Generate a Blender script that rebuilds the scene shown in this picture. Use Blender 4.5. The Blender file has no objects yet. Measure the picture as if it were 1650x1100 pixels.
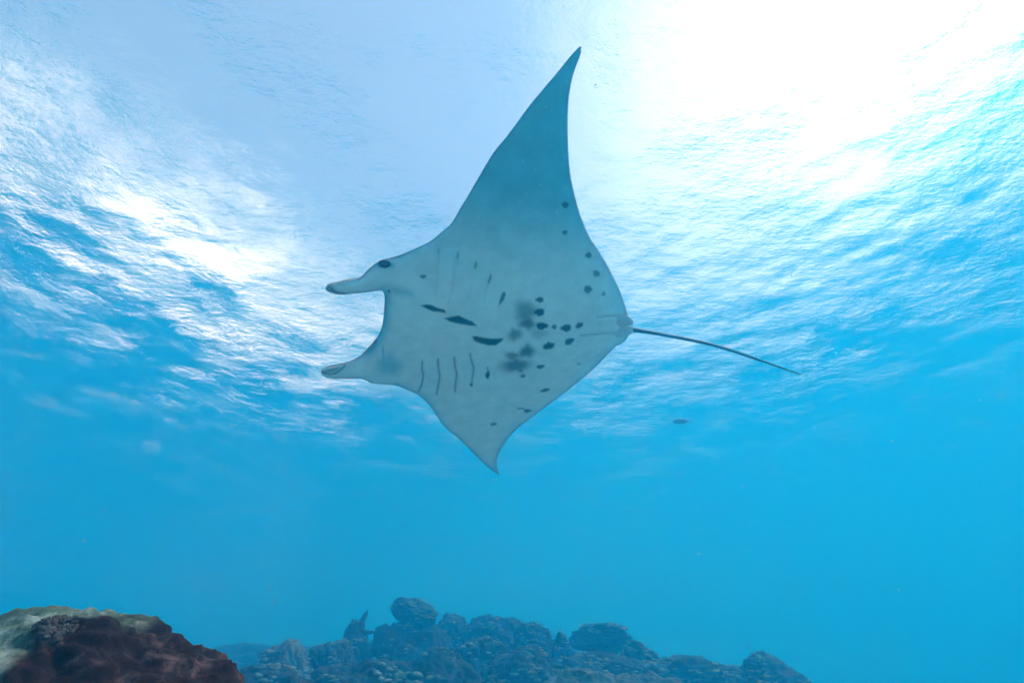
import bpy, math, random
import numpy as np
from mathutils import Vector, noise
from mathutils.geometry import delaunay_2d_cdt

random.seed(7)
rng = np.random.default_rng(7)
sc = bpy.context.scene
COL = sc.collection
R = math.radians

# ------------------------------------------------------------------ camera
F = 750.0                       # focal length in units of the photo's 1650 px width
PITCH = R(36.0)
CAM = np.array([0.0, 0.0, 2.0])
cam_d = bpy.data.cameras.new('camera')
cam_d.sensor_width = 36.0
cam_d.lens = 36.0 * F / 1650.0
cam_d.clip_start = 0.05
cam_d.clip_end = 2000.0
cam = bpy.data.objects.new('camera', cam_d)
cam.location = CAM
cam.rotation_euler = (math.pi / 2 + PITCH, 0, 0)
COL.objects.link(cam)
sc.camera = cam
CX = np.array([1.0, 0, 0])
CY = np.array([0, -math.sin(PITCH), math.cos(PITCH)])
CZ = -np.array([0, math.cos(PITCH), math.sin(PITCH)])

# ------------------------------------------------------------------ world, sun, exposure
SUN_EL, SUN_AZ = R(51.0), R(66.0)          # height, and angle to the right of the view
world = bpy.data.worlds.new('World')
sc.world = world
world.use_nodes = True
wn, wl = world.node_tree.nodes, world.node_tree.links
wn.clear()
w_out = wn.new('ShaderNodeOutputWorld')
w_bg = wn.new('ShaderNodeBackground')
w_bg.inputs['Strength'].default_value = 0.12
sky = wn.new('ShaderNodeTexSky')
sky.sky_type = 'NISHITA'
sky.sun_disc = False
sky.sun_elevation = SUN_EL
sky.sun_rotation = SUN_AZ
sky.dust_density = 0.5
# thin white haze towards the horizon and a bank of bright cloud low in front, left
def wmath(op, a, b=None, c=None, clamp=False):
    m_ = wn.new('ShaderNodeMath'); m_.operation = op; m_.use_clamp = clamp
    for i_, v_ in enumerate((a, b, c)):
        if v_ is None: continue
        if isinstance(v_, (int, float)): m_.inputs[i_].default_value = v_
        else: wl.new(v_, m_.inputs[i_])
    return m_.outputs[0]
w_tc = wn.new('ShaderNodeTexCoord')
w_sep = wn.new('ShaderNodeSeparateXYZ')
wl.new(w_tc.outputs['Generated'], w_sep.inputs[0])
w_low = wmath('MULTIPLY_ADD', w_sep.outputs['Z'], -2.2, 1.15, clamp=True)
w_noise = wn.new('ShaderNodeTexNoise')
w_noise.inputs['Scale'].default_value = 2.2
w_noise.inputs['Detail'].default_value = 5.0
wl.new(w_tc.outputs['Generated'], w_noise.inputs['Vector'])
w_dot = wn.new('ShaderNodeVectorMath'); w_dot.operation = 'DOT_PRODUCT'
w_dot.inputs[1].default_value = (math.sin(R(-45)), math.cos(R(-45)), 0)
wl.new(w_tc.outputs['Generated'], w_dot.inputs[0])
w_nz = wmath('MULTIPLY_ADD', w_noise.outputs['Fac'], 2.4, -1.2)
w_b1 = wmath('ADD', wmath('MULTIPLY_ADD', w_dot.outputs['Value'], 9.0, -7.6), w_nz, clamp=True)
w_b2 = wmath('ADD', wmath('MULTIPLY_ADD', w_sep.outputs['Z'], -6.5, 3.1), w_nz, clamp=True)
w_bank = wmath('MULTIPLY', w_b1, w_b2)
w_fac = wmath('MAXIMUM', wmath('MAXIMUM', w_bank, wmath('MULTIPLY', w_low, 0.24)), 0.045)
w_mix = wn.new('ShaderNodeMix')
w_mix.data_type = 'RGBA'
w_mix.inputs[7].default_value = (46.0, 39.5, 36.5, 1)
# thin bright cloud veils the sun
w_sd = wn.new('ShaderNodeVectorMath'); w_sd.operation = 'DOT_PRODUCT'
w_sd.inputs[1].default_value = (math.sin(SUN_AZ) * math.cos(R(34)), math.cos(SUN_AZ) * math.cos(R(34)), math.sin(R(34)))
wl.new(w_tc.outputs['Generated'], w_sd.inputs[0])
w_veil = wmath('MULTIPLY', wmath('POWER', wmath('MULTIPLY_ADD', w_sd.outputs['Value'], 2.0, -1.0, clamp=True), 1.4), 0.23)
w_fac = wmath('MAXIMUM', w_fac, w_veil)
wl.new(w_fac, w_mix.inputs[0])
wl.new(sky.outputs[0], w_mix.inputs[6])
wl.new(w_mix.outputs[2], w_bg.inputs['Color'])
wl.new(w_bg.outputs[0], w_out.inputs['Surface'])

sun_d = bpy.data.lights.new('sun', 'SUN')
sun_d.energy = 5.0
sun_d.angle = R(0.5)
sun_d.color = (1.0, 0.93, 0.85)
sun = bpy.data.objects.new('sun', sun_d)
sdir = Vector((math.sin(SUN_AZ) * math.cos(SUN_EL), math.cos(SUN_AZ) * math.cos(SUN_EL), math.sin(SUN_EL)))
sun.rotation_euler = sdir.to_track_quat('Z', 'Y').to_euler()
sun.location = (0, 0, 30)
COL.objects.link(sun)

sc.view_settings.view_transform = 'Standard'
sc.view_settings.look = 'None'
sc.view_settings.gamma = 1.0
sc.view_settings.use_curve_mapping = False
sc.view_settings.exposure = 0.95
sc.render.engine = 'CYCLES'
cy = sc.cycles
cy.use_denoising = True
cy.max_bounces = 10
cy.diffuse_bounces = 3
cy.glossy_bounces = 4
cy.transmission_bounces = 6
cy.volume_bounces = 3
cy.transparent_max_bounces = 8
cy.caustics_reflective = False
cy.caustics_refractive = True
cy.blur_glossy = 0.5
cy.sample_clamp_indirect = 6.0

WATER_Z = 12.0

# ------------------------------------------------------------------ helpers
def pix_dir(px, py):
    """world direction of a pixel of the 1650x1100 photo (unit depth along the view)"""
    px, py = np.asarray(px, float), np.asarray(py, float)
    return ((px - 825) / F)[..., None] * CX + ((550 - py) / F)[..., None] * CY - CZ

def at(px, py, hdist):
    """point seen at a pixel, at a horizontal distance from the camera"""
    d = pix_dir(px, py)
    return CAM + d * (hdist / math.hypot(d[0], d[1]))

def tag(o, label=None, cat=None, group=None, kind=None):
    if label: o['label'] = label
    if cat: o['category'] = cat
    if group: o['group'] = group
    if kind: o['kind'] = kind
    return o

def mesh_np(name, v, faces, mat=None, parent=None, smooth=True):
    """one mesh object from numpy vertices and a (n, k) face array or a list of faces"""
    me = bpy.data.meshes.new(name)
    v = np.asarray(v, np.float32)
    if isinstance(faces, np.ndarray):
        n, k = faces.shape
        me.vertices.add(len(v))
        me.vertices.foreach_set('co', v.ravel())
        me.loops.add(n * k)
        me.loops.foreach_set('vertex_index', faces.astype(np.int32).ravel())
        me.polygons.add(n)
        me.polygons.foreach_set('loop_start', np.arange(0, n * k, k, dtype=np.int32))
        me.update(calc_edges=True)
    else:
        me.from_pydata(v.tolist(), [], faces)
    me.validate()
    if smooth:
        me.polygons.foreach_set('use_smooth', np.ones(len(me.polygons), bool))
    if mat: me.materials.append(mat)
    o = bpy.data.objects.new(name, me)
    COL.objects.link(o)
    if parent: o.parent = parent
    return o

def empty(name, loc):
    o = bpy.data.objects.new(name, None)
    o.empty_display_size = 0.1
    o.location = [float(c) for c in loc]
    COL.objects.link(o)
    return o

def grid_faces(nx, ny):
    i, j = np.meshgrid(np.arange(nx - 1), np.arange(ny - 1), indexing='ij')
    a = (i * ny + j).ravel()
    return np.stack([a, a + ny, a + ny + 1, a + 1], 1)

def tube(path, rad, seg=12, flat=1.0, up=(0, 0, 1)):
    """closed tapered tube along a path; flat squashes it along up"""
    path = np.asarray(path, float)
    n = len(path)
    vs, fs = [], []
    up = np.asarray(up, float)
    for i in range(n):
        t = path[min(i + 1, n - 1)] - path[max(i - 1, 0)]
        t /= np.linalg.norm(t)
        s = np.cross(t, up); s /= np.linalg.norm(s)
        w = np.cross(s, t)
        for k in range(seg):
            a = 2 * math.pi * k / seg
            vs.append(path[i] + rad[i] * (math.cos(a) * s + flat * math.sin(a) * w))
    for i in range(n - 1):
        for k in range(seg):
            k2 = (k + 1) % seg
            fs.append((i * seg + k, i * seg + k2, (i + 1) * seg + k2, (i + 1) * seg + k))
    vs += [path[0], path[-1]]
    for k in range(seg):
        k2 = (k + 1) % seg
        fs.append((len(vs) - 2, k2, k))
        fs.append((len(vs) - 1, (n - 1) * seg + k, (n - 1) * seg + k2))
    return np.array(vs), fs

def smoothstep(a, b, x):
    t = np.clip((x - a) / (b - a), 0, 1)
    return t * t * (3 - 2 * t)

def catmull(pts, n):
    """resample a poly line smoothly to n points"""
    p = np.asarray(pts, float)
    q = np.vstack([2 * p[0] - p[1], p, 2 * p[-1] - p[-2]])
    seg = np.linalg.norm(np.diff(p, axis=0), axis=1)
    s = np.r_[0, np.cumsum(seg)]
    out = []
    for t in np.linspace(0, s[-1], n):
        i = min(max(np.searchsorted(s, t, 'right') - 1, 0), len(seg) - 1)
        u = (t - s[i]) / max(seg[i], 1e-9)
        a, b, c, d = q[i], q[i + 1], q[i + 2], q[i + 3]
        out.append(0.5 * (2 * b + (c - a) * u + (2 * a - 5 * b + 4 * c - d) * u * u + (3 * b - a - 3 * c + d) * u ** 3))
    return np.array(out)

# ------------------------------------------------------------------ materials
def new_mat(name):
    m = bpy.data.materials.new(name)
    m.use_nodes = True
    nt = m.node_tree
    nt.nodes.clear()
    out = nt.nodes.new('ShaderNodeOutputMaterial')
    return m, nt, out

def principled(name, col, rough=0.6, spec=0.3):
    m, nt, out = new_mat(name)
    b = nt.nodes.new('ShaderNodeBsdfPrincipled')
    b.inputs['Base Color'].default_value = (*col, 1)
    b.inputs['Roughness'].default_value = rough
    b.inputs['Specular IOR Level'].default_value = spec
    nt.links.new(b.outputs[0], out.inputs['Surface'])
    return m, nt, b

def noise_node(nt, scale, detail=4.0, rough=0.55, coord='Object', stretch=None):
    tc = nt.nodes.new('ShaderNodeTexCoord')
    n = nt.nodes.new('ShaderNodeTexNoise')
    n.inputs['Scale'].default_value = scale
    n.inputs['Detail'].default_value = detail
    n.inputs['Roughness'].default_value = rough
    if stretch:
        mp = nt.nodes.new('ShaderNodeMapping')
        mp.inputs['Scale'].default_value = stretch
        nt.links.new(tc.outputs[coord], mp.inputs['Vector'])
        nt.links.new(mp.outputs[0], n.inputs['Vector'])
    else:
        nt.links.new(tc.outputs[coord], n.inputs['Vector'])
    return n

def ramp(nt, src, stops):
    r = nt.nodes.new('ShaderNodeValToRGB')
    e = r.color_ramp.elements
    while len(e) < len(stops): e.new(0.5)
    for el, (p, c) in zip(e, stops):
        el.position = p
        el.color = (*c, 1) if len(c) == 3 else c
    nt.links.new(src, r.inputs['Fac'])
    return r

def reef_material(name, dark, mid, pale, scale, bump=0.4):
    m, nt, b = principled(name, mid, 0.85, 0.15)
    n = noise_node(nt, scale, 6, 0.62)
    r = ramp(nt, n.outputs['Fac'], [(0.34, dark), (0.50, mid), (0.63, mid), (0.70, pale)])
    nt.links.new(r.outputs[0], b.inputs['Base Color'])
    n2 = noise_node(nt, scale * 4, 5, 0.6)
    bp = nt.nodes.new('ShaderNodeBump')
    bp.inputs['Strength'].default_value = bump
    bp.inputs['Distance'].default_value = 0.05
    nt.links.new(n2.outputs['Fac'], bp.inputs['Height'])
    nt.links.new(bp.outputs[0], b.inputs['Normal'])
    return m

M_seabed, nt, b_ = principled('seabed_sand_and_rock', (0.5, 0.5, 0.45), 0.9, 0.1)
_n = noise_node(nt, 1.4, 6, 0.62)
_sand = ramp(nt, _n.outputs['Fac'], [(0.3, (0.50, 0.52, 0.46)), (0.7, (0.68, 0.70, 0.62))])
_rock = ramp(nt, _n.outputs['Fac'], [(0.36, (0.02, 0.025, 0.025)), (0.56, (0.06, 0.065, 0.06)), (0.68, (0.30, 0.32, 0.26))])
_tc = nt.nodes.new('ShaderNodeTexCoord'); _sx = nt.nodes.new('ShaderNodeSeparateXYZ')
nt.links.new(_tc.outputs['Object'], _sx.inputs[0])
_mr = nt.nodes.new('ShaderNodeMapRange')
_mr.inputs['From Min'].default_value = -1.6; _mr.inputs['From Max'].default_value = -0.2
nt.links.new(_sx.outputs['Z'], _mr.inputs['Value'])
_mx = nt.nodes.new('ShaderNodeMix'); _mx.data_type = 'RGBA'
nt.links.new(_mr.outputs[0], _mx.inputs[0]); nt.links.new(_sand.outputs[0], _mx.inputs[6]); nt.links.new(_rock.outputs[0], _mx.inputs[7])
nt.links.new(_mx.outputs[2], b_.inputs['Base Color'])
M_reef = reef_material('reef_rock', (0.012, 0.014, 0.016), (0.035, 0.038, 0.036), (0.26, 0.28, 0.22), 2.6)
M_pale = reef_material('pale_coral', (0.04, 0.045, 0.04), (0.13, 0.14, 0.11), (0.42, 0.43, 0.34), 3.4)

M_turf = reef_material('turf_growth', (0.10, 0.12, 0.08), (0.26, 0.30, 0.20), (0.55, 0.58, 0.44), 5.0)

# water surface: fresnel mirror outside the window to the sky, see-through inside it
M_water, nt, out = new_mat('water_surface')
refr = nt.nodes.new('ShaderNodeBsdfRefraction')
refr.inputs['IOR'].default_value = 1.27
refr.inputs['Roughness'].default_value = 0.0
trn = nt.nodes.new('ShaderNodeBsdfTransparent')
mx1 = nt.nodes.new('ShaderNodeMixShader')
mx1.inputs[0].default_value = 0.38
glo = nt.nodes.new('ShaderNodeBsdfGlossy')
glo.inputs['Roughness'].default_value = 0.02
fr = nt.nodes.new('ShaderNodeFresnel')
fr.inputs['IOR'].default_value = 1.27
mx2 = nt.nodes.new('ShaderNodeMixShader')
wa = noise_node(nt, 1.7, 6, 0.66, stretch=(1.0, 1.7, 1.0))
wb_ = noise_node(nt, 6.3, 4, 0.6, stretch=(0.8, 1.5, 1.0))
b1 = nt.nodes.new('ShaderNodeBump')
b1.inputs['Strength'].default_value = 1.0
b1.inputs['Distance'].default_value = 0.10
b2 = nt.nodes.new('ShaderNodeBump')
b2.inputs['Strength'].default_value = 1.0
b2.inputs['Distance'].default_value = 0.026
L = nt.links.new
wp = noise_node(nt, 0.40, 4, 0.6)
wpr = ramp(nt, wp.outputs['Fac'], [(0.38, (0.30, 0.30, 0.30)), (0.66, (0.95, 0.95, 0.95))])
L(wpr.outputs[0], b1.inputs['Strength'])
L(wpr.outputs[0], b2.inputs['Strength'])
L(wa.outputs['Fac'], b1.inputs['Height'])
L(wb_.outputs['Fac'], b2.inputs['Height'])
L(b1.outputs[0], b2.inputs['Normal'])
for nd in (refr, glo, fr):
    L(b2.outputs[0], nd.inputs['Normal'])
L(refr.outputs[0], mx1.inputs[1]); L(trn.outputs[0], mx1.inputs[2])
L(fr.outputs[0], mx2.inputs[0]); L(mx1.outputs[0], mx2.inputs[1]); L(glo.outputs[0], mx2.inputs[2])
L(mx2.outputs[0], out.inputs['Surface'])

# the water itself
M_haze, nt, out = new_mat('sea_water')
def pvol(dens, col, absorb, g):
    v_ = nt.nodes.new('ShaderNodeVolumePrincipled')
    v_.inputs['Density'].default_value = dens
    v_.inputs['Color'].default_value = (*col, 1)
    v_.inputs['Absorption Color'].default_value = (*absorb, 1)
    v_.inputs['Anisotropy'].default_value = g
    return v_
add = nt.nodes.new('ShaderNodeAddShader')
nt.links.new(pvol(0.118, (0.0, 0.265, 0.61), (0.18, 0.40, 0.60), 0.22).outputs[0], add.inputs[0])   # the blue water
nt.links.new(pvol(0.015, (0.06, 0.78, 0.84), (1, 1, 1), 0.93).outputs[0], add.inputs[1])              # pale drifting particles
nt.links.new(add.outputs[0], out.inputs['Volume'])

# ------------------------------------------------------------------ sea surface
def warp_axis(lo, hi, c, n, k):
    t = np.linspace(np.arcsinh((lo - c) / k), np.arcsinh((hi - c) / k), n)
    return c + k * np.sinh(t)

xs = warp_axis(-150, 150, 0, 1050, 10)
ys = warp_axis(-60, 170, 11, 1000, 9)
X, Y = np.meshgrid(xs, ys, indexing='ij')
Z = np.zeros_like(X)
r2 = np.random.default_rng(3)
for k in range(54):
    lam = 0.6 * (4.5 / 0.6) ** r2.random()
    th = R(70) + r2.normal() * R(48)
    amp = 0.0017 * lam ** 1.0 * (0.6 + 0.8 * r2.random())
    ph = r2.random() * 6.283
    kk = 6.283 / lam
    fade = np.clip(1.5 - np.hypot(X, Y - 9) / (lam * 60), 0, 1)
    Z += fade * amp * np.sin(kk * (X * math.cos(th) + Y * math.sin(th)) + ph + 0.9 * np.sin(0.35 * kk * (X * math.sin(th) - Y * math.cos(th)) + ph * 2))
Z = np.clip(Z, -0.36, 0.36)
surf = mesh_np('sea_surface', np.stack([X.ravel(), Y.ravel(), WATER_Z + Z.ravel()], 1), grid_faces(*X.shape), M_water)
tag(surf, kind='structure')

# ------------------------------------------------------------------ seabed
def hn(x, y, s, o=0.0):
    return noise.fractal(Vector((x * s + o, y * s - o, o * 1.7)), 1.0, 2.0, 5)

def ground_z(x, y):
    ridge = math.exp(-((y - 11.0) / 4.2) ** 2) * math.exp(-(abs(x + 0.3) / 5.4) ** 3)
    near = math.exp(-((y - 0.5) / 3.0) ** 2 - ((x + 2.0) / 3.2) ** 2)
    z = -3.0 + 5.35 * ridge + 2.4 * near - 0.06 * max(x, 0) + 0.02 * max(-x, 0)
    return z + 0.30 * hn(x, y, 0.45) + 0.16 * hn(x, y, 1.6, 3.3) * (0.3 + ridge)

gx = warp_axis(-70, 70, 0, 300, 7)
gy = warp_axis(-25, 80, 10, 300, 7)
GX, GY = np.meshgrid(gx, gy, indexing='ij')
GZ = np.array([ground_z(a, b) for a, b in zip(GX.ravel(), GY.ravel())])
sb = mesh_np('seabed', np.stack([GX.ravel(), GY.ravel(), GZ], 1), grid_faces(*GX.shape), M_seabed)
tag(sb, kind='structure')

# ------------------------------------------------------------------ water volume
hz = mesh_np('haze', [(x, y, z) for x in (-75, 75) for y in (-30, 85) for z in (-7.5, WATER_Z - 0.45)],
             [(0, 1, 3, 2), (4, 6, 7, 5), (0, 4, 5, 1), (2, 3, 7, 6), (0, 2, 6, 4), (1, 5, 7, 3)], M_haze, smooth=False)
tag(hz, kind='stuff')

# ------------------------------------------------------------------ manta ray
# the plane its body lies in: nearly level, banked to the left wing
th_, ph_, ax_ = R(36), R(18), R(-12)
n_c = np.array([0, -math.sin(th_), math.cos(th_)])
Ry = np.array([[math.cos(ph_), 0, math.sin(ph_)], [0, 1, 0], [-math.sin(ph_), 0, math.cos(ph_)]])
n_c = Ry @ n_c
a_c = np.array([math.cos(ax_), math.sin(ax_), 0])
u_c = a_c - (a_c @ n_c) * n_c
u_c /= np.linalg.norm(u_c)
w_c = np.cross(n_c, u_c)
C2W = np.stack([CX, CY, CZ], 1)
P0 = np.array([(820 - 825) / F, (550 - 527) / F, -1.0]) * 3.4

def ray_c(p):
    p = np.atleast_2d(p)
    return np.stack([(p[:, 0] - 825) / F, (550 - p[:, 1]) / F, -np.ones(len(p))], 1)

def on_plane(p, off):
    r = ray_c(p)
    t = (P0 @ n_c + off) / (r @ n_c)
    return r * t[:, None]

def local(p):
    q = on_plane(p, 0.0) - P0
    return np.stack([q @ u_c, q @ w_c], 1)

OUT = [(630,416),(643.6,412),(671,399.5),(693,389),(709,376),(727,360),(742,335),(758,309),(777,276),(796,245),(813,224.5),
 (834.5,196),(851,173),(875,144),(897,118),(919,91),(932.7,76.5),(936.5,75.5),(937,82.7),(932.7,96),(924.5,118),(919,142.7),
 (916.3,164.5),(915.2,192),(915.5,230),(917.7,268),(922,295),(928.6,322.7),(936.5,349.5),(951,382),(965.5,403.6),(983.6,436),
 (998,465.5),(1007.5,492),(1011.5,507),(1013,520),(1013,536),(1009,547),(998,556),(991,559),(954.5,596),(914.5,629),(900,640),(880,655),(860,670),
 (836,688),(820,704),(808,722),(801.6,736),(800.6,746),(802.4,758),(804.8,764.3),(801,763),(794,758),(780,746),(760,727),(740,707),
 (720,691),(708,676),(696,658),(684,644),(670,634),(654,627),(639.5,621),(622,619.6),(602.7,617.7),(592,613.6),(581,609.8),
 (566,610.3),(551,610.3),(536,609.3),(525,607.5),(519,603.5),(517.2,600),(518.5,596.5),(529,591.5),(541,589.5),(553.6,587),(572.7,579.5),
 (594.5,562),(607,548),(613.6,534.5),(617,518),(619,496),(619.8,480),(617,469.5),(612,467.8),(597,470),(575.4,472.6),(553.6,474.8),(541,474.2),
 (531,471),(525.3,467.5),(524.3,464),(526.5,460),(534.5,457),(546,454.6),(559,451),(572,450),(581,447),(589,439),(597,431),(611,421)]
outl = catmull(OUT + [OUT[0]], 620)[:-1]

def inside(poly, p):
    x, y = p[:, 0], p[:, 1]
    c = np.zeros(len(p), bool)
    j = len(poly) - 1
    for i in range(len(poly)):
        xi, yi = poly[i]; xj, yj = poly[j]
        if yi != yj:
            c ^= ((yi > y) != (yj > y)) & (x < (xj - xi) * (y - yi) / (yj - yi) + xi)
        j = i
    return c

def seg_dist(p, line, closed=False):
    """distance of the points p to a poly line (and never builds more than one segment at a time)"""
    line = np.asarray(line, float)
    d = np.full(len(p), 1e9)
    n = len(line)
    for i in range(n if closed else n - 1):
        a, b = line[i], line[(i + 1) % n]
        ab = b - a
        t = np.clip(((p - a) @ ab) / max(ab @ ab, 1e-12), 0, 1)
        d = np.minimum(d, np.linalg.norm(p - a - t[:, None] * ab, axis=1))
    return d

STEP = 2.1
gxp, gyp = np.meshgrid(np.arange(512, 1024, STEP), np.arange(72, 768, STEP))
gp = np.stack([gxp.ravel() + STEP * 0.5 * (np.arange(gxp.size) // gxp.shape[1] % 2), gyp.ravel()], 1)
gp = gp[inside(outl, gp)]
gp = gp[seg_dist(gp, outl, True) > 1.1]
nb = len(outl)
allp = np.vstack([outl, gp])
vcdt, _, fcdt, *_ = delaunay_2d_cdt([Vector(p) for p in allp.tolist()], [(i, (i + 1) % nb) for i in range(nb)], [], 1, 1e-4)
P2 = np.array([(v.x, v.y) for v in vcdt])
tri = np.array([f for f in fcdt if len(f) == 3])
Lc = local(P2)
Lo = local(outl)
de = seg_dist(Lc, Lo, True)                     # metres to the outline
U, W = Lc[:, 0], Lc[:, 1]
px, py = P2[:, 0], P2[:, 1]
edge_v = de < 1e-4

def soft_in(poly, soft):
    """1 inside a pixel polygon, fading over 'soft' pixels"""
    poly = np.asarray(poly, float)
    sgn = np.where(inside(poly, P2), -1.0, 1.0)
    return smoothstep(soft, -soft, sgn * seg_dist(P2, poly, True))

# thickness
fin = np.maximum(smoothstep(604, 578, px) * (py < 500), smoothstep(600, 574, px) * (py > 540))
body_u = np.exp(-np.abs((U - 0.0) / 0.92) ** 3.0)
Tb = 0.012 + 0.085 * np.exp(-(W / 0.42) ** 2) * body_u + 0.03 * np.exp(-(W / 1.0) ** 2)
Td = 0.015 + 0.20 * np.exp(-(W / 0.34) ** 2) * body_u + 0.06 * np.exp(-(W / 0.9) ** 2)
head = smoothstep(-0.45, -0.85, U)
Lb = 0.24 - 0.15 * head
prof = np.sqrt(np.clip(1 - (1 - np.clip(de / Lb, 0, 1)) ** 2, 0, 1)) ** 1.35
rim = 0.006 * np.sqrt(np.clip(1 - (1 - np.clip(de / 0.02, 0, 1)) ** 2, 0, 1))
hb = Tb * prof + rim
hd = Td * prof + rim
Rf = 0.058
round_ = Rf * np.sqrt(np.clip(1 - (1 - np.clip(de / Rf, 0, 1)) ** 2, 0, 1))
hb = hb * (1 - fin) + (round_ * 0.9) * fin
hd = hd * (1 - fin) + (round_ * 0.9) * fin
# bent wings: the tips rise, and the outer wing rolls
curv = -0.10 * np.abs(W / 1.7) ** 2.2 - 0.05 * np.sin(np.clip((np.abs(W) - 0.5) / 1.2, 0, 1) * 3.14) * 0

# grooves and pigment (all measured on the skin from the photo's pixels)
def z1(p): return [(480 + a / 3.6675, 360 + b / 3.6667) for a, b in p]
def z2(p): return [(780 + a / 2.75, 280 + b / 2.75) for a, b in p]
gill_low = [z1(q) for q in ([(735,812),(733,850),(740,900),(728,960),(712,995)], [(828,800),(830,850),(838,900),(828,960),(820,1010)],
            [(925,790),(928,840),(938,885),(932,940),(928,995)], [(1018,768),(1025,810),(1038,850),(1032,900),(1025,955)], [(1120,848),(1122,880),(1118,905)])]
gill_up = [z1(q) for q in ([(832,160),(824,240),(820,330),(803,430)], [(945,176),(926,250),(915,360),(885,470)], [(1050,236),(1046,262)], [(1140,310),(1128,350),(1106,460)])]
gill_flap = [z1(q) for q in ([(832,168),(880,172),(936,192)], [(940,218),(990,232),(1046,262)], [(1050,282),(1095,300),(1136,318)])]
groove = np.zeros(len(P2))
pig = np.zeros(len(P2))                          # dark pigment 0..1
for g in gill_low:
    d = seg_dist(P2, catmull(g, 14))
    groove = np.maximum(groove, 0.018 * np.exp(-(d / 2.6) ** 2))
    pig = np.maximum(pig, 0.85 * np.exp(-(d / 1.15) ** 2))
for g in gill_up:
    d = seg_dist(P2, catmull(g, 14))
    groove = np.maximum(groove, 0.010 * np.exp(-(d / 2.4) ** 2))
    pig = np.maximum(pig, 0.05 * np.exp(-(d / 1.8) ** 2))
for g, k in ((z1([(1050,232),(1047,262)]), .7), (z1([(1140,308),(1128,350)]), .8), (z1([(832,150),(830,172)]), .35), (z1([(945,172),(943,205)]), .45)):
    pig = np.maximum(pig, k * np.exp(-(seg_dist(P2, g) / 1.6) ** 2))
raised = np.zeros(len(P2))
for poly in (z1([(832,168),(936,192),(905,450),(800,430)]), z1([(942,218),(1046,262),(1000,470),(885,470)])):
    raised = np.maximum(raised, 0.011 * soft_in(poly, 2.0))
for g, a_, w_ in ((z2([(500,637),(560,629),(634,628)]), 0.022, 3.2), (z2([(428,716),(500,709),(600,701),(650,692)]), 0.024, 3.4)):
    d = seg_dist(P2, catmull(g, 12))
    groove = np.maximum(groove, a_ * np.exp(-(d / w_) ** 2))
    pig = np.maximum(pig, 0.45 * np.exp(-(d / 1.3) ** 2))
# slits along the rolled cephalic fins
for g in ([(530,459.5),(534,465),(542,470.5),(556,473)], [(556,588.5),(549,595),(540,601.5),(528,602.5),(520,599)]):
    d = seg_dist(P2, catmull(g, 12))
    groove = np.maximum(groove, 0.016 * np.exp(-(d / 1.8) ** 2))
    pig = np.maximum(pig, 0.9 * np.exp(-(d / 1.2) ** 2))
pig = np.maximum(pig, 0.45 * soft_in([(524,461),(532,459),(541,468),(551,474),(538,474),(527,470)], 2.2))
pig = np.maximum(pig, 0.5 * soft_in([(517,600),(528,593),(540,590),(550,589),(541,599),(527,603),(519,603)], 2.2))

dash = [z1([(725,485),(760,478),(790,482),(830,500),(865,508),(878,530),(840,523),(800,520),(770,508)]),
        z1([(865,560),(900,552),(950,543),(985,560),(1030,578),(1060,607),(1010,602),(950,592),(900,580)]),
        z1([(1028,670),(1050,664),(1100,675),(1150,680),(1217,677),(1205,695),(1170,720),(1130,720),(1080,708),(1045,695)]),
        z1([(1218,400),(1230,415),(1218,450),(1195,480),(1186,497),(1190,460),(1205,415)])]
for i, d_ in enumerate(dash):
    pig = np.maximum(pig, (1.0 if i < 3 else 0.85) * soft_in(d_, 1.3))

def spot(cx, cy_, rx, ry, ang, k=1.0, soft=0.26, wob=0.08):
    """an irregular pigment spot (pixels of the photo)"""
    a = R(ang)
    dx, dy = px - cx, -(py - cy_)
    p_, q_ = dx * math.cos(a) + dy * math.sin(a), -dx * math.sin(a) + dy * math.cos(a)
    t = np.arctan2(q_, p_)
    s = cx * 1.3 + cy_
    r_ = np.sqrt((p_ / rx) ** 2 + (q_ / ry) ** 2) / (1 + wob * np.sin(3 * t + s) + wob * 0.8 * np.sin(5 * t + 2 * s) + 0.04 * np.cos(4 * t))
    return k * smoothstep(1 + soft, 1 - soft, r_)

for (a, b, rx, ry, an, k) in [(360,138,15,14,0,.85), (358,260,12,10,0,.8), (463,361,14,13,0,.8), (498,442,16,14,-30,.75), (460,512,18,17,0,.85),
        (530,532,9,10,0,.6), (247,558,18,12,0,.95), (245,613,24,17,0,1), (255,674,26,16,0,1), (311,678,11,11,0,.85), (364,683,23,16,5,1),
        (422,671,18,12,30,.95), (377,742,22,14,28,.95), (286,762,26,15,14,1), (249,854,18,9,10,.9), (172,895,13,7,0,.8), (421,842,7,5,0,.6),
        (270,958,21,7,14,.9), (162,1040,15,4.5,0,.85), (191,1050,17,7,0,.95), (163,872,8,7,0,.8), (142,640,6,6,0,.5)]:
    (qx, qy), = z2([(a, b)])
    pig = np.maximum(pig, spot(qx, qy, rx / 2.75, ry / 2.75, an, k))
(qx, qy), = z1([(740, 314)]); pig = np.maximum(pig, spot(qx, qy, 5, 3.2, 0, .75))
pig = np.maximum(pig, spot(795, 683, 5.4, 2.0, 8, .95))
pig = np.maximum(pig, spot(785.5, 604, 3.6, 6.2, -8, .95)); pig = np.maximum(pig, spot(759.6, 619.5, 2.6, 3.8, 0, .9))
pig = np.maximum(pig, spot(626.7, 469, 2.6, 2.0, -30, .9))
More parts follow.
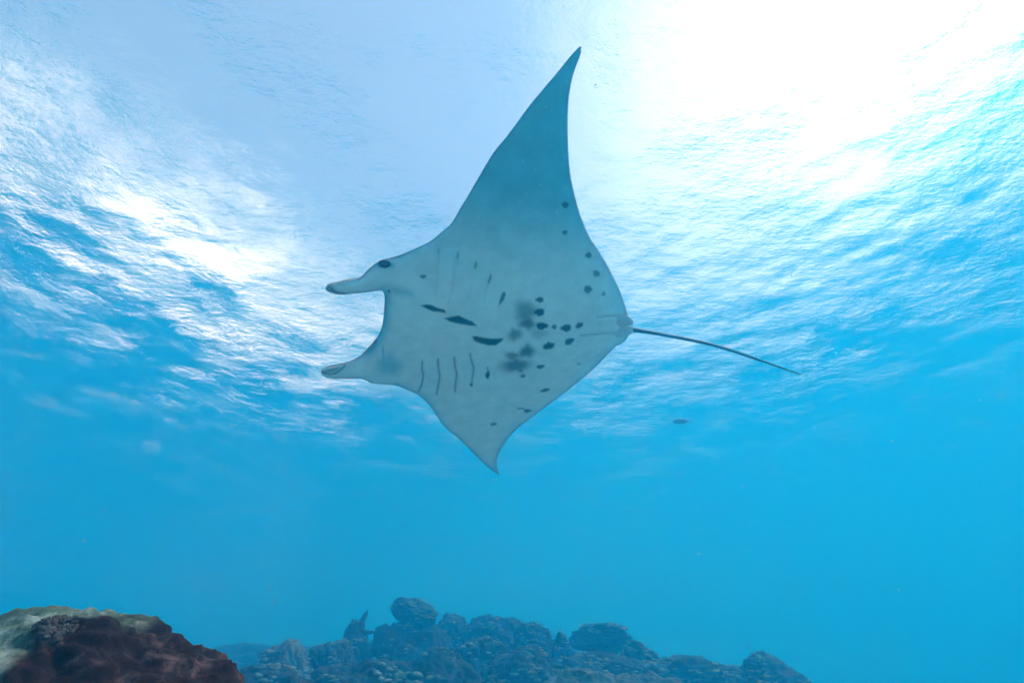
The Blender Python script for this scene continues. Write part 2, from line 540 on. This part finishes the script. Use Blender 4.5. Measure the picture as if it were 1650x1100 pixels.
for (a, b, rx, ry, an, k) in [(185,610,46,46,0,.66), (192,662,34,26,0,.80), (137,712,30,24,20,.68), (240,710,32,22,0,.34), (189,787,34,26,20,.84),
        (125,807,28,18,0,.70), (140,848,62,27,6,.78)]:
    (qx, qy), = z2([(a, b)])
    pig = np.maximum(pig, spot(qx, qy, rx / 2.75, ry / 2.75, an, k, soft=0.6, wob=0.10))
# darker skin behind the mouth corners and round the eye, plus painted-in light and shade
dusk_shade = np.zeros(len(P2))
dusk_shade = np.maximum(dusk_shade, 0.45 * soft_in(z1([(535,375),(600,372),(690,405),(688,438),(610,432),(550,405)]), 6))
dusk_shade = np.maximum(dusk_shade, spot(628, 588, 20, 17, 0, .62, soft=0.75))
dusk_shade = np.maximum(dusk_shade, 0.7 * np.exp(-(seg_dist(P2, z1([(502,722),(504,790),(510,840)])) / 2.0) ** 2))
dusk_shade = np.maximum(dusk_shade, spot(620, 427, 14, 6, 0, .8, soft=0.5))
dusk_shade = np.maximum(dusk_shade, 0.40 * np.exp(-(de / 0.035) ** 2) * (U > -0.8))
dusk_shade = np.maximum(dusk_shade, 0.85 * smoothstep(0.30, 1.10, W))  # bluer light on the upper wing, painted into the skin colour
dusk_shade = np.maximum(dusk_shade, 0.75 * np.exp(-(seg_dist(P2, [(619,474),(618,496),(616,518),(612,536),(606,549),(594,562)]) / 13.0) ** 2))  # shading of the rounded lip, painted as a teal band
rimdark = np.exp(-(de / 0.010) ** 2)
pig = np.maximum(pig, 0.40 * rimdark)
speck = np.zeros(len(P2))
for k in range(150):
    i = rng.integers(len(P2))
    speck = np.maximum(speck, rng.uniform(.2, .9) * np.exp(-((px - px[i]) ** 2 + (py - py[i]) ** 2) / rng.uniform(.6, 2.0) ** 2))

und = np.array([noise.fractal(Vector((a * 3.0, b * 3.0, 0.3)), 1.0, 2.0, 4) for a, b in zip(U, W)]) * 0.009
hb2 = np.where(edge_v, 0, np.maximum(hb - groove * prof + raised + und * prof, 0.002))
belly = on_plane(P2, curv + hb2)
base = on_plane(P2, curv)
back = base - n_c * np.where(edge_v, 0, np.maximum(hd, 0.002))[:, None]
# weld the two skins along the outline
idx_b = np.arange(len(P2))
idx_d = np.where(edge_v, idx_b, 0)
free = np.where(~edge_v)[0]
idx_d[free] = len(P2) + np.arange(len(free))
V = np.vstack([belly, back[free]]) @ C2W.T + CAM
T1 = tri.copy()
a_, b_, c_ = (belly[tri[:, k]] for k in range(3))
flip = np.einsum('ij,j->i', np.cross(b_ - a_, c_ - a_), n_c) < 0
T1[flip] = T1[flip][:, ::-1]
T2 = idx_d[T1][:, ::-1]
ORG = (P0 @ C2W.T + CAM)
M_manta, nt, bsdf = principled('manta_skin', (0.7, 0.7, 0.7), 0.55, 0.25)
ac = nt.nodes.new('ShaderNodeVertexColor'); ac.layer_name = 'skin'
sn = noise_node(nt, 9.0, 5, 0.6)
sr = ramp(nt, sn.outputs['Fac'], [(0.3, (0.78, 0.80, 0.80)), (0.7, (1.0, 1.0, 1.0))])
mm = nt.nodes.new('ShaderNodeMix'); mm.data_type = 'RGBA'; mm.blend_type = 'MULTIPLY'; mm.inputs[0].default_value = 1.0
nt.links.new(ac.outputs[0], mm.inputs[6]); nt.links.new(sr.outputs[0], mm.inputs[7])
nt.links.new(mm.outputs[2], bsdf.inputs['Base Color'])
sb_ = noise_node(nt, 60.0, 4, 0.6)
bp = nt.nodes.new('ShaderNodeBump'); bp.inputs['Strength'].default_value = 0.12; bp.inputs['Distance'].default_value = 0.01
nt.links.new(sb_.outputs['Fac'], bp.inputs['Height']); nt.links.new(bp.outputs[0], bsdf.inputs['Normal'])

manta = empty('manta_ray', ORG)
tag(manta, 'large manta ray gliding overhead with spotted white belly and raised wings', 'manta ray')
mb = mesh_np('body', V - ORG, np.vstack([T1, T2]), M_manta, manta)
white = np.array([0.82, 0.85, 0.80]); dark = np.array([0.020, 0.030, 0.036]); dusk_shade_rgb = np.array([0.03, 0.43, 0.52])  # last colour: teal for the darker skin and the painted wing and lip shading
colb = white * (1 - dusk_shade[:, None]) + dusk_shade_rgb * dusk_shade[:, None]
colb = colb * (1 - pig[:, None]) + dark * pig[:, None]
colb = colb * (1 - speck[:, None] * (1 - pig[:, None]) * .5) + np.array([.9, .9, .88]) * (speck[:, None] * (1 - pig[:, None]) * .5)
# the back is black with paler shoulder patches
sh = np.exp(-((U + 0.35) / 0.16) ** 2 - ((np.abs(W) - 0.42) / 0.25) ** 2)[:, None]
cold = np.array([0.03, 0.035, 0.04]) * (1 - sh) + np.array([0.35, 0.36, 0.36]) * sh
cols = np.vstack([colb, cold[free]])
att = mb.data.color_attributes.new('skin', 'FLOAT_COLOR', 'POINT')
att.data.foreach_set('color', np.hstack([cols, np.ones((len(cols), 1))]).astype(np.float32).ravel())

def mpt(x, y, off=0.0):
    """point on the manta seen at a photo pixel, off metres out of its mid plane"""
    i = np.argmin((px - x) ** 2 + (py - y) ** 2)
    return (on_plane((x, y), curv[i] + off)[0]) @ C2W.T + CAM - ORG
nW = C2W @ n_c

M_tail, _, _ = principled('tail_skin', (0.012, 0.07, 0.11), 0.5, 0.3)
tl = catmull([(1004,527),(1020,531),(1060,537.5),(1100,545),(1140,553.5),(1180,565),(1220,578.5),(1260,592.5),(1290,603)], 60)
tp = np.array([((on_plane(p, -0.10 * (i / 59) ** 1.6) @ C2W.T) + CAM - ORG)[0] for i, p in enumerate(tl)])
rad = np.interp(np.arange(60), [0, 3, 8, 40, 59], [0.028, 0.021, 0.016, 0.0135, 0.007])
tv, tf = tube(tp, rad, 10, up=nW)
mesh_np('tail', tv, tf, M_tail, manta)

M_belly, _, _ = principled('pale_skin', (0.52, 0.55, 0.56), 0.55, 0.2)
def lobe(name, pix, rads, flat, off):
    pp = catmull(pix, 26)
    path = np.array([((on_plane(p, off) @ C2W.T) + CAM - ORG)[0] for p in pp])
    r_ = np.interp(np.linspace(0, 1, 26), np.linspace(0, 1, len(rads)), rads)
    v, f = tube(path, r_, 16, flat, up=nW)
    return mesh_np(name, v, f, M_belly, manta)
lobe('pelvic_fin', [(966,516),(985,516),(1003,517),(1019,520)], [.008,.028,.045,.054,.054,.046,.022], 0.5, 0.040)
lobe('pelvic_fin', [(950,541),(975,539),(1000,536),(1019,534)], [.008,.024,.038,.044,.046,.040,.020], 0.5, 0.040)
lobe('clasper', [(975,529),(995,528.5),(1021,528)], [.004,.014,.018,.017,.008], 0.7, 0.045)
# small fin on the back, just before the tail
c0 = mpt(985, 528, 0.0); uW = C2W @ u_c
prof2 = [(0, 0), (0.06, -0.055), (0.11, -0.085), (0.145, -0.07), (0.15, 0.0)]
v, f = [], []
for s in (-1, 1):
    for (a, b) in prof2:
        v.append(c0 - nW * (0.03 - b) + uW * a + s * 0.006 * (C2W @ w_c))
n5 = 5
f = [tuple(range(n5)), tuple(range(2 * n5 - 1, n5 - 1, -1))] + [(i, i + n5, (i + 1) % n5 + n5, (i + 1) % n5) for i in range(n5)]
mesh_np('dorsal_fin', v, f, M_tail, manta)

M_eye, _, _ = principled('eye', (0.008, 0.010, 0.014), 0.15, 0.5)
def eye(x, y, off, r=0.024):
    c = mpt(x, y, off)
    v, f = [], []
    for i in range(9):
        for j in range(16):
            a, b = math.pi * (i + .5) / 9, 2 * math.pi * j / 16
            v.append(c + r * (1.5 * math.sin(a) * math.cos(b) * uW + math.sin(a) * math.sin(b) * (C2W @ w_c) * .9 + math.cos(a) * nW * .9))
    for i in range(8):
        for j in range(16):
            f.append((i * 16 + j, i * 16 + (j + 1) % 16, (i + 1) * 16 + (j + 1) % 16, (i + 1) * 16 + j))
    f += [tuple(range(15, -1, -1)), tuple(range(8 * 16, 9 * 16))]
    mesh_np('eye', v, f, M_eye, manta)
eye(620, 425.5, 0.030, 0.028)
eye(601, 613.0, -0.04)

# ------------------------------------------------------------------ ico sphere source
def ico(sub):
    import bmesh
    bm = bmesh.new()
    bmesh.ops.create_icosphere(bm, subdivisions=sub, radius=1.0)
    v = np.array([p.co[:] for p in bm.verts]); f = np.array([[q.index for q in t.verts] for t in bm.faces])
    bm.free()
    return v, f
ICO = {s: ico(s) for s in (1, 5, 6, 7)}

def rock(name, c, size, seed, sub=5, lump=0.28, freq=1.3, fine=0.06, mat=None, rot=(0, 0, 0), parent=None, flatten=0.0, org=None):
    """a weathered reef lump: folded at several scales, roughly an ellipsoid of the given half sizes"""
    from mathutils import Euler
    v, f = ICO[sub]
    out_ = np.empty_like(v)
    E3 = Euler(rot).to_matrix()
    size = np.asarray(size, float)
    for i, p in enumerate(v):
        q = Vector(p) * freq + Vector((seed * 3.1, seed * 1.7, -seed))
        d = 1 + lump * noise.fractal(q, 1.0, 2.0, 3) + fine * 0.8 * (1 - abs(noise.noise(q * 3.4)) * 3.0) + fine * noise.fractal(q * 7, 0.8, 2.0, 3)
        out_[i] = p * d
    if flatten:
        out_[:, 2] = np.where(out_[:, 2] > 0, out_[:, 2] * (1 - flatten), out_[:, 2])
    w = (out_ * size) @ np.array(E3).T + np.asarray(c) - (np.asarray(org) if org is not None else 0)
    return w, f

# ------------------------------------------------------------------ foreground boulder coral
M_boulder, nt, bb = principled('boulder_coral', (0.1, 0.07, 0.08), 0.8, 0.08)
n1 = noise_node(nt, 4.0, 5, 0.6)
tc = nt.nodes.new('ShaderNodeTexCoord'); sx = nt.nodes.new('ShaderNodeSeparateXYZ'); nt.links.new(tc.outputs['Object'], sx.inputs[0])
# green living tissue on the left shoulder, purple brown elsewhere
md = nt.nodes.new('ShaderNodeMath'); md.operation = 'MULTIPLY_ADD'; md.inputs[1].default_value = -4.0; md.inputs[2].default_value = 0.45
nt.links.new(sx.outputs['X'], md.inputs[0])
ma = nt.nodes.new('ShaderNodeMath'); ma.operation = 'ADD'
nt.links.new(md.outputs[0], ma.inputs[0]); nt.links.new(n1.outputs['Fac'], ma.inputs[1])
rg = ramp(nt, ma.outputs[0], [(0.62, (0, 0, 0)), (0.82, (1, 1, 1))])
n3 = noise_node(nt, 17.0, 8, 0.72)
rp = ramp(nt, n3.outputs['Fac'], [(0.3, (0.010, 0.004, 0.004)), (0.54, (0.024, 0.009, 0.009)), (0.68, (0.15, 0.085, 0.085))])
rgr = ramp(nt, n3.outputs['Fac'], [(0.3, (0.04, 0.05, 0.04)), (0.50, (0.11, 0.15, 0.11)), (0.66, (0.42, 0.44, 0.38))])
mc = nt.nodes.new('ShaderNodeMix'); mc.data_type = 'RGBA'
nt.links.new(rg.outputs[0], mc.inputs[0]); nt.links.new(rp.outputs[0], mc.inputs[6]); nt.links.new(rgr.outputs[0], mc.inputs[7])
nt.links.new(mc.outputs[2], bb.inputs['Base Color'])
n4 = noise_node(nt, 110.0, 5, 0.7)
bp = nt.nodes.new('ShaderNodeBump'); bp.inputs['Strength'].default_value = 0.6; bp.inputs['Distance'].default_value = 0.008
nt.links.new(n4.outputs['Fac'], bp.inputs['Height']); nt.links.new(bp.outputs[0], bb.inputs['Normal'])

BC = at(-10, 1352, 1.15)
bc_root = empty('boulder_coral', BC)
tag(bc_root, 'big lumpy purple-brown boulder coral with green shoulder in the lower left corner', 'coral')
v, f = ICO[7]
w = np.empty_like(v)
for i, p in enumerate(v):
    q = Vector(p)
    lum = 0.0
    for k, (fr_, am) in enumerate(((2.4, .034), (5.4, .038), (11.0, .022), (26.0, .008))):
        lum += am * (2.6 * abs(noise.noise(q * fr_ + Vector((k * 5.1, 2.3, 9.1))))) 
    w[i] = p * (1 + lum + 0.10 * noise.noise(q * 1.3 + Vector((4, 4, 4))))
BSZ = np.array([0.66, 0.55, 0.52]) * 0.482
w = w * BSZ
mesh_np('living_coral', w, f, M_boulder, bc_root)
# the dead knobbly patch near its top
ww = w + BC
rel = ww - CAM
dep = -(rel @ CZ)
bx = 825 + F * (rel @ CX) / dep
by = 550 - F * (rel @ CY) / dep
M_dead = reef_material('dead_coral', (0.01, 0.012, 0.012), (0.10, 0.08, 0.08), (0.62, 0.55, 0.52), 34.0, 0.6)
nrm = w / BSZ ** 2
nrm /= np.linalg.norm(nrm, axis=1)[:, None]
cand = np.where(((bx - 88) / 42) ** 2 + ((by - 1014 + 0.25 * (bx - 88)) / 20) ** 2 < 1)[0]
cand = cand[np.einsum('ij,ij->i', nrm[cand], rel[cand]) < 0]
vs, fs, off = [], [], 0
vk, fk = ICO[1]
for k in range(120 if len(cand) else 0):
    i = cand[rng.integers(len(cand))]
    r_ = rng.uniform(.0025, .0065)
    q = vk * (1 + .3 * rng.standard_normal((len(vk), 1))) * r_
    vs.append(q + w[i] + nrm[i] * r_ * -0.1); fs.append(fk + off); off += len(vk)
if vs: tag(mesh_np('dead_patch', np.vstack(vs), np.vstack(fs), M_dead, bc_root), kind='stuff')


# ------------------------------------------------------------------ far reef
def growth(t, w, f, half, seed):
    """small pale growth and turf in clumps over the upper faces of a reef lump"""
    g = np.random.default_rng(seed + 100)
    a_, b_, c_ = w[f[:, 0]], w[f[:, 1]], w[f[:, 2]]
    nn = np.cross(b_ - a_, c_ - a_)
    nn /= np.linalg.norm(nn, axis=1)[:, None] + 1e-12
    cc = (a_ + b_ + c_) / 3
    ok = np.where((nn[:, 2] > 0.15) & (cc[:, 1] < half[1] * 0.5))[0]
    q = cc[ok] * 3.0
    nz = np.array([noise.noise(Vector((p[0] + seed, p[1], p[2] * 1.6))) for p in q])
    ok = ok[nz > 0.05]
    if len(ok) < 10: return
    vs, fs, off = [], [], 0
    vk, fk = ICO[1]
    for k in range(int(120 + 160 * min(half[0], 1.2))):
        i = ok[g.integers(len(ok))]
        r_ = g.uniform(.010, .034)
        q = vk * (1 + .35 * g.standard_normal((len(vk), 1))) * r_ * np.array([1.7, 1.4, .6])
        vs.append(q + cc[i]); fs.append(fk + off); off += len(vk)
    tag(mesh_np('turf_growth', np.vstack(vs), np.vstack(fs), M_turf, t), kind='stuff')

def reef_thing(name, label, cat, px_, py_, dist, half, mat, seed, **kw):
    """one coral: its top edge seen at (px_, py_) and half sizes in metres"""
    half = (half[0] * 1.3, half[1], half[2])
    top = at(px_, py_, dist)
    c = top - np.array([0, 0, half[2]])
    t = empty(name, (c[0], c[1], c[2]))
    tag(t, label, cat, kw.pop('group', None))
    w, f = rock(name, (0, 0, 0), half, seed, mat=mat, **kw)
    mesh_np('coral_mass', w, f, mat, t)
    growth(t, w, f, half, seed)
    return t

reef = [
 ('reef_mound', 'broad dark coral mound beneath the tilted boulder, middle of the far reef', 'coral', 662, 1003, 10.0, (.62, .6, 1.0), M_reef, 1),
 ('reef_coral', 'round dark coral head low on the reef left of the thin spire', 'coral', 541, 1036, 9.0, (.34, .35, .5), M_reef, 2),
 ('reef_coral', 'shaggy dark coral head right at the foot of the thin spire', 'coral', 573, 1012, 10.0, (.30, .35, .8), M_reef, 3),
 ('reef_coral', 'pale topped coral head at the left end of the far reef', 'coral', 464, 1040, 8.5, (.30, .3, .5), M_pale, 4),
 ('reef_coral', 'wide flat topped coral head with pale crown right of the tilted boulder', 'coral', 792, 990, 11.0, (.62, .5, .7), M_reef, 5),
 ('reef_coral', 'small knobby coral head just left of the wide pale crowned one', 'coral', 727, 997, 11.0, (.32, .3, .6), M_reef, 6),
 ('reef_coral', 'peaked dark coral head near the middle of the reef top', 'coral', 860, 1008, 10.0, (.30, .35, .7), M_reef, 7),
 ('reef_coral', 'small square dark coral head left of the table coral', 'coral', 901, 1023, 10.0, (.18, .2, .5), M_reef, 8),
 ('reef_coral', 'low dark coral block right of and below the table coral', 'coral', 1026, 1041, 9.5, (.30, .3, .5), M_reef, 9),
 ('reef_coral', 'bulky dark coral block at the far right end of the reef', 'coral', 1228, 1068, 9.0, (.56, .5, .6), M_reef, 10),
 ('reef_coral', 'small dark knob standing on the right end coral block', 'coral', 1214, 1060, 8.9, (.15, .16, .25), M_reef, 11),
 ('coral_ledge', 'long dark coral ledge with pale rim running under the table coral', 'coral', 965, 1053, 8.6, (.85, .4, .5), M_reef, 12),
 ('coral_ledge', 'low ridge of shaggy coral between the ledge and the right block', 'coral', 1105, 1060, 9.2, (.75, .4, .5), M_reef, 13),
 ('reef_coral', 'dark dome with pale edge below the reef middle', 'coral', 842, 1044, 7.6, (.40, .36, .6), M_reef, 14),
 ('reef_coral', 'pale rounded coral at the bottom edge below the ledge', 'coral', 935, 1084, 6.4, (.42, .3, .4), M_pale, 15),
 ('reef_coral', 'pale flattened coral at the bottom edge, right of its rounded neighbour', 'coral', 1035, 1085, 6.6, (.40, .3, .35), M_pale, 16),
 ('reef_coral', 'dark boulder in front of the wide pale crowned coral head', 'coral', 780, 1034, 8.6, (.42, .4, .7), M_reef, 17),
 ('reef_coral', 'mottled dark coral at the bottom edge below the tilted boulder', 'coral', 690, 1056, 7.2, (.55, .4, .6), M_reef, 18),
 ('reef_coral', 'low mottled coral at the bottom edge below the thin spire', 'coral', 580, 1068, 7.0, (.50, .4, .5), M_reef, 19),
 ('reef_coral', 'low shaggy coral at the bottom edge next to the big boulder coral', 'coral', 440, 1070, 7.0, (.45, .4, .5), M_reef, 20),
 ('reef_coral', 'hazy dark coral hump far off behind the left end of the reef', 'coral', 400, 1052, 16.0, (2.6, 1.2, 1.0), M_reef, 21),
]
for (nm, lb, ct, a, b, dist, half, mt, sd) in reef:
    reef_thing(nm, lb, ct, a, b, dist, half, mt, sd, lump=0.26, freq=1.7, fine=0.055, sub=6)

# the tilted boulder balanced on the mound
c = at(668, 988, 10.0)
t = empty('tilted_boulder', c)
tag(t, 'angular tilted boulder standing highest on the far reef', 'boulder')
w, f = rock('b', (0, 0, -.03), (.40, .32, .22), 38, sub=6, lump=0.42, freq=0.9, fine=0.05, rot=(0, R(20), 0))
mesh_np('rock_mass', w, f, M_reef, t)
growth(t, w, f, (.4, .3, .2), 31)
# table coral
c = at(972, 1014, 10.2)
t = empty('table_coral', c)
tag(t, 'flat table coral on a broad base, standing proud right of the reef middle', 'coral')
w, f = rock('p', (0, 0, 0), (.37, .32, .10), 33, sub=6, lump=0.35, freq=1.6, fine=0.07)
mesh_np('plate', w, f, M_reef, t)
growth(t, w, f, (.3, .3, .2), 33)
w, f = rock('s', (-0.10, 0, -0.17), (.46, .3, .20), 34, sub=6, lump=0.40, fine=0.08)
mesh_np('base', w, f, M_reef, t)
# thin spire
c = at(581, 1005, 10.0)
t = empty('coral_spire', c)
tag(t, 'thin pointed coral spire leaning right on the left slope of the reef', 'coral')
v, f = tube([(-.16, 0, -.32), (-.08, 0, -.14), (0, 0, .02), (.06, .01, .14), (.09, 0, .21)], [.12, .085, .06, .035, .008], 10)
v += rng.normal(0, .006, v.shape)
mesh_np('branch', v, f, M_reef, t)
v, f = tube([(.02, 0, -.10), (.12, 0, -.13), (.26, 0, -.12)], [.05, .045, .02], 8)
mesh_np('branch', v, f, M_reef, t)

# coral rubble and small growth over the ridge: nobody could count it
vs, fs, off = [], [], 0
v1, f1 = ICO[1]
for k in range(5200):
    x, y = rng.uniform(-7.5, 7.0), rng.uniform(5.5, 14)
    z = ground_z(x, y)
    if z < -1.8: continue
    s = 0.03 + 0.17 * rng.random() ** 3
    q = v1 * (1 + 0.35 * rng.standard_normal((len(v1), 1))) * np.array([s * rng.uniform(.7, 2), s, s * rng.uniform(.4, 1.1)])
    vs.append(q + np.array([x, y, z + s * 0.3])); fs.append(f1 + off); off += len(v1)
rub = mesh_np('coral_rubble', np.vstack(vs), np.vstack(fs), M_pale, None, smooth=False)
tag(rub, 'broken pale coral rubble and turf strewn over the far reef', 'rubble', kind='stuff')

# ------------------------------------------------------------------ fish
M_fish, _, _ = principled('fish_skin', (0.08, 0.42, 0.60), 0.4, 0.4)
M_fin, _, _ = principled('fish_pale_fin', (0.75, 0.70, 0.68), 0.5, 0.3)
def fish(px_, py_, dist, length, yaw, label, roll=0.0, pale=False):
    c = at(px_, py_, dist)
    t = empty('fish', c)
    t.rotation_euler = (0, roll, yaw)
    tag(t, label, 'fish', 'small fish swimming over the reef')
    n = 14
    s = np.linspace(0, 1, n)
    hh = 0.23 * length * np.sin(np.pi * np.clip(s * 0.94 + 0.02, 0, 1)) ** 0.7 * (1 - 0.35 * s)
    vs, fs = [], []
    for i in range(n):
        for k in range(12):
            a = 2 * math.pi * k / 12
            vs.append(((s[i] - .5) * length, 0.42 * hh[i] * math.cos(a), hh[i] * math.sin(a)))
    for i in range(n - 1):
        for k in range(12):
            fs.append((i * 12 + k, i * 12 + (k + 1) % 12, (i + 1) * 12 + (k + 1) % 12, (i + 1) * 12 + k))
    fs += [tuple(range(11, -1, -1)), tuple(range((n - 1) * 12, n * 12))]
    mesh_np('body', vs, fs, M_fish, t)
    def slab(name, pts, m):
        v = [(a * length, sgn * 0.006 * length, b * length) for sgn in (-1, 1) for a, b in pts]
        k = len(pts)
        mesh_np(name, v, [tuple(range(k)), tuple(range(2 * k - 1, k - 1, -1))] + [(i, i + k, (i + 1) % k + k, (i + 1) % k) for i in range(k)], m, t, smooth=False)
    slab('tail_fin', [(.44, .03), (.68, .13), (.60, .0), (.68, -.12), (.44, -.03)], M_fish)
    slab('dorsal_fin', [(-.12, .15), (.05, .25), (.30, .20), (.36, .08), (.1, .1)], M_fin if pale else M_fish)
    slab('anal_fin', [(.05, -.12), (.22, -.22), (.34, -.08)], M_fish)
fish(1097, 679, 6.5, 0.22, R(-12), 'small blue fish with pale back fin swimming below the manta tail', R(4), True)
fish(1207, 1038, 9.0, 0.13, R(60), 'tiny dark fish hovering above the right end of the reef', R(50))
fish(436, 945, 11.0, 0.16, R(70), 'tiny faint fish nose down in open water, upper one of a pair', R(-60))
fish(440, 967, 11.0, 0.14, R(65), 'tiny faint fish in open water, lower one of a pair', R(-20))

# ------------------------------------------------------------------ drifting particles
M_snow, _, _ = principled('plankton', (0.5, 0.55, 0.55), 0.7, 0.2)
vs, fs, off = [], [], 0
for k in range(150):
    d = rng.uniform(1.2, 7)
    c = CAM + pix_dir(rng.uniform(0, 1650), rng.uniform(0, 1050)) * d
    s = rng.uniform(0.0012, 0.0032) * (0.5 + d * 0.3)
    vs.append(v1 * s * rng.uniform(.6, 1.6, 3) + c); fs.append(f1 + off); off += len(v1)
sn_ = mesh_np('plankton', np.vstack(vs), np.vstack(fs), M_snow)
tag(sn_, 'tiny pale specks of plankton drifting through the water', 'plankton', kind='stuff')
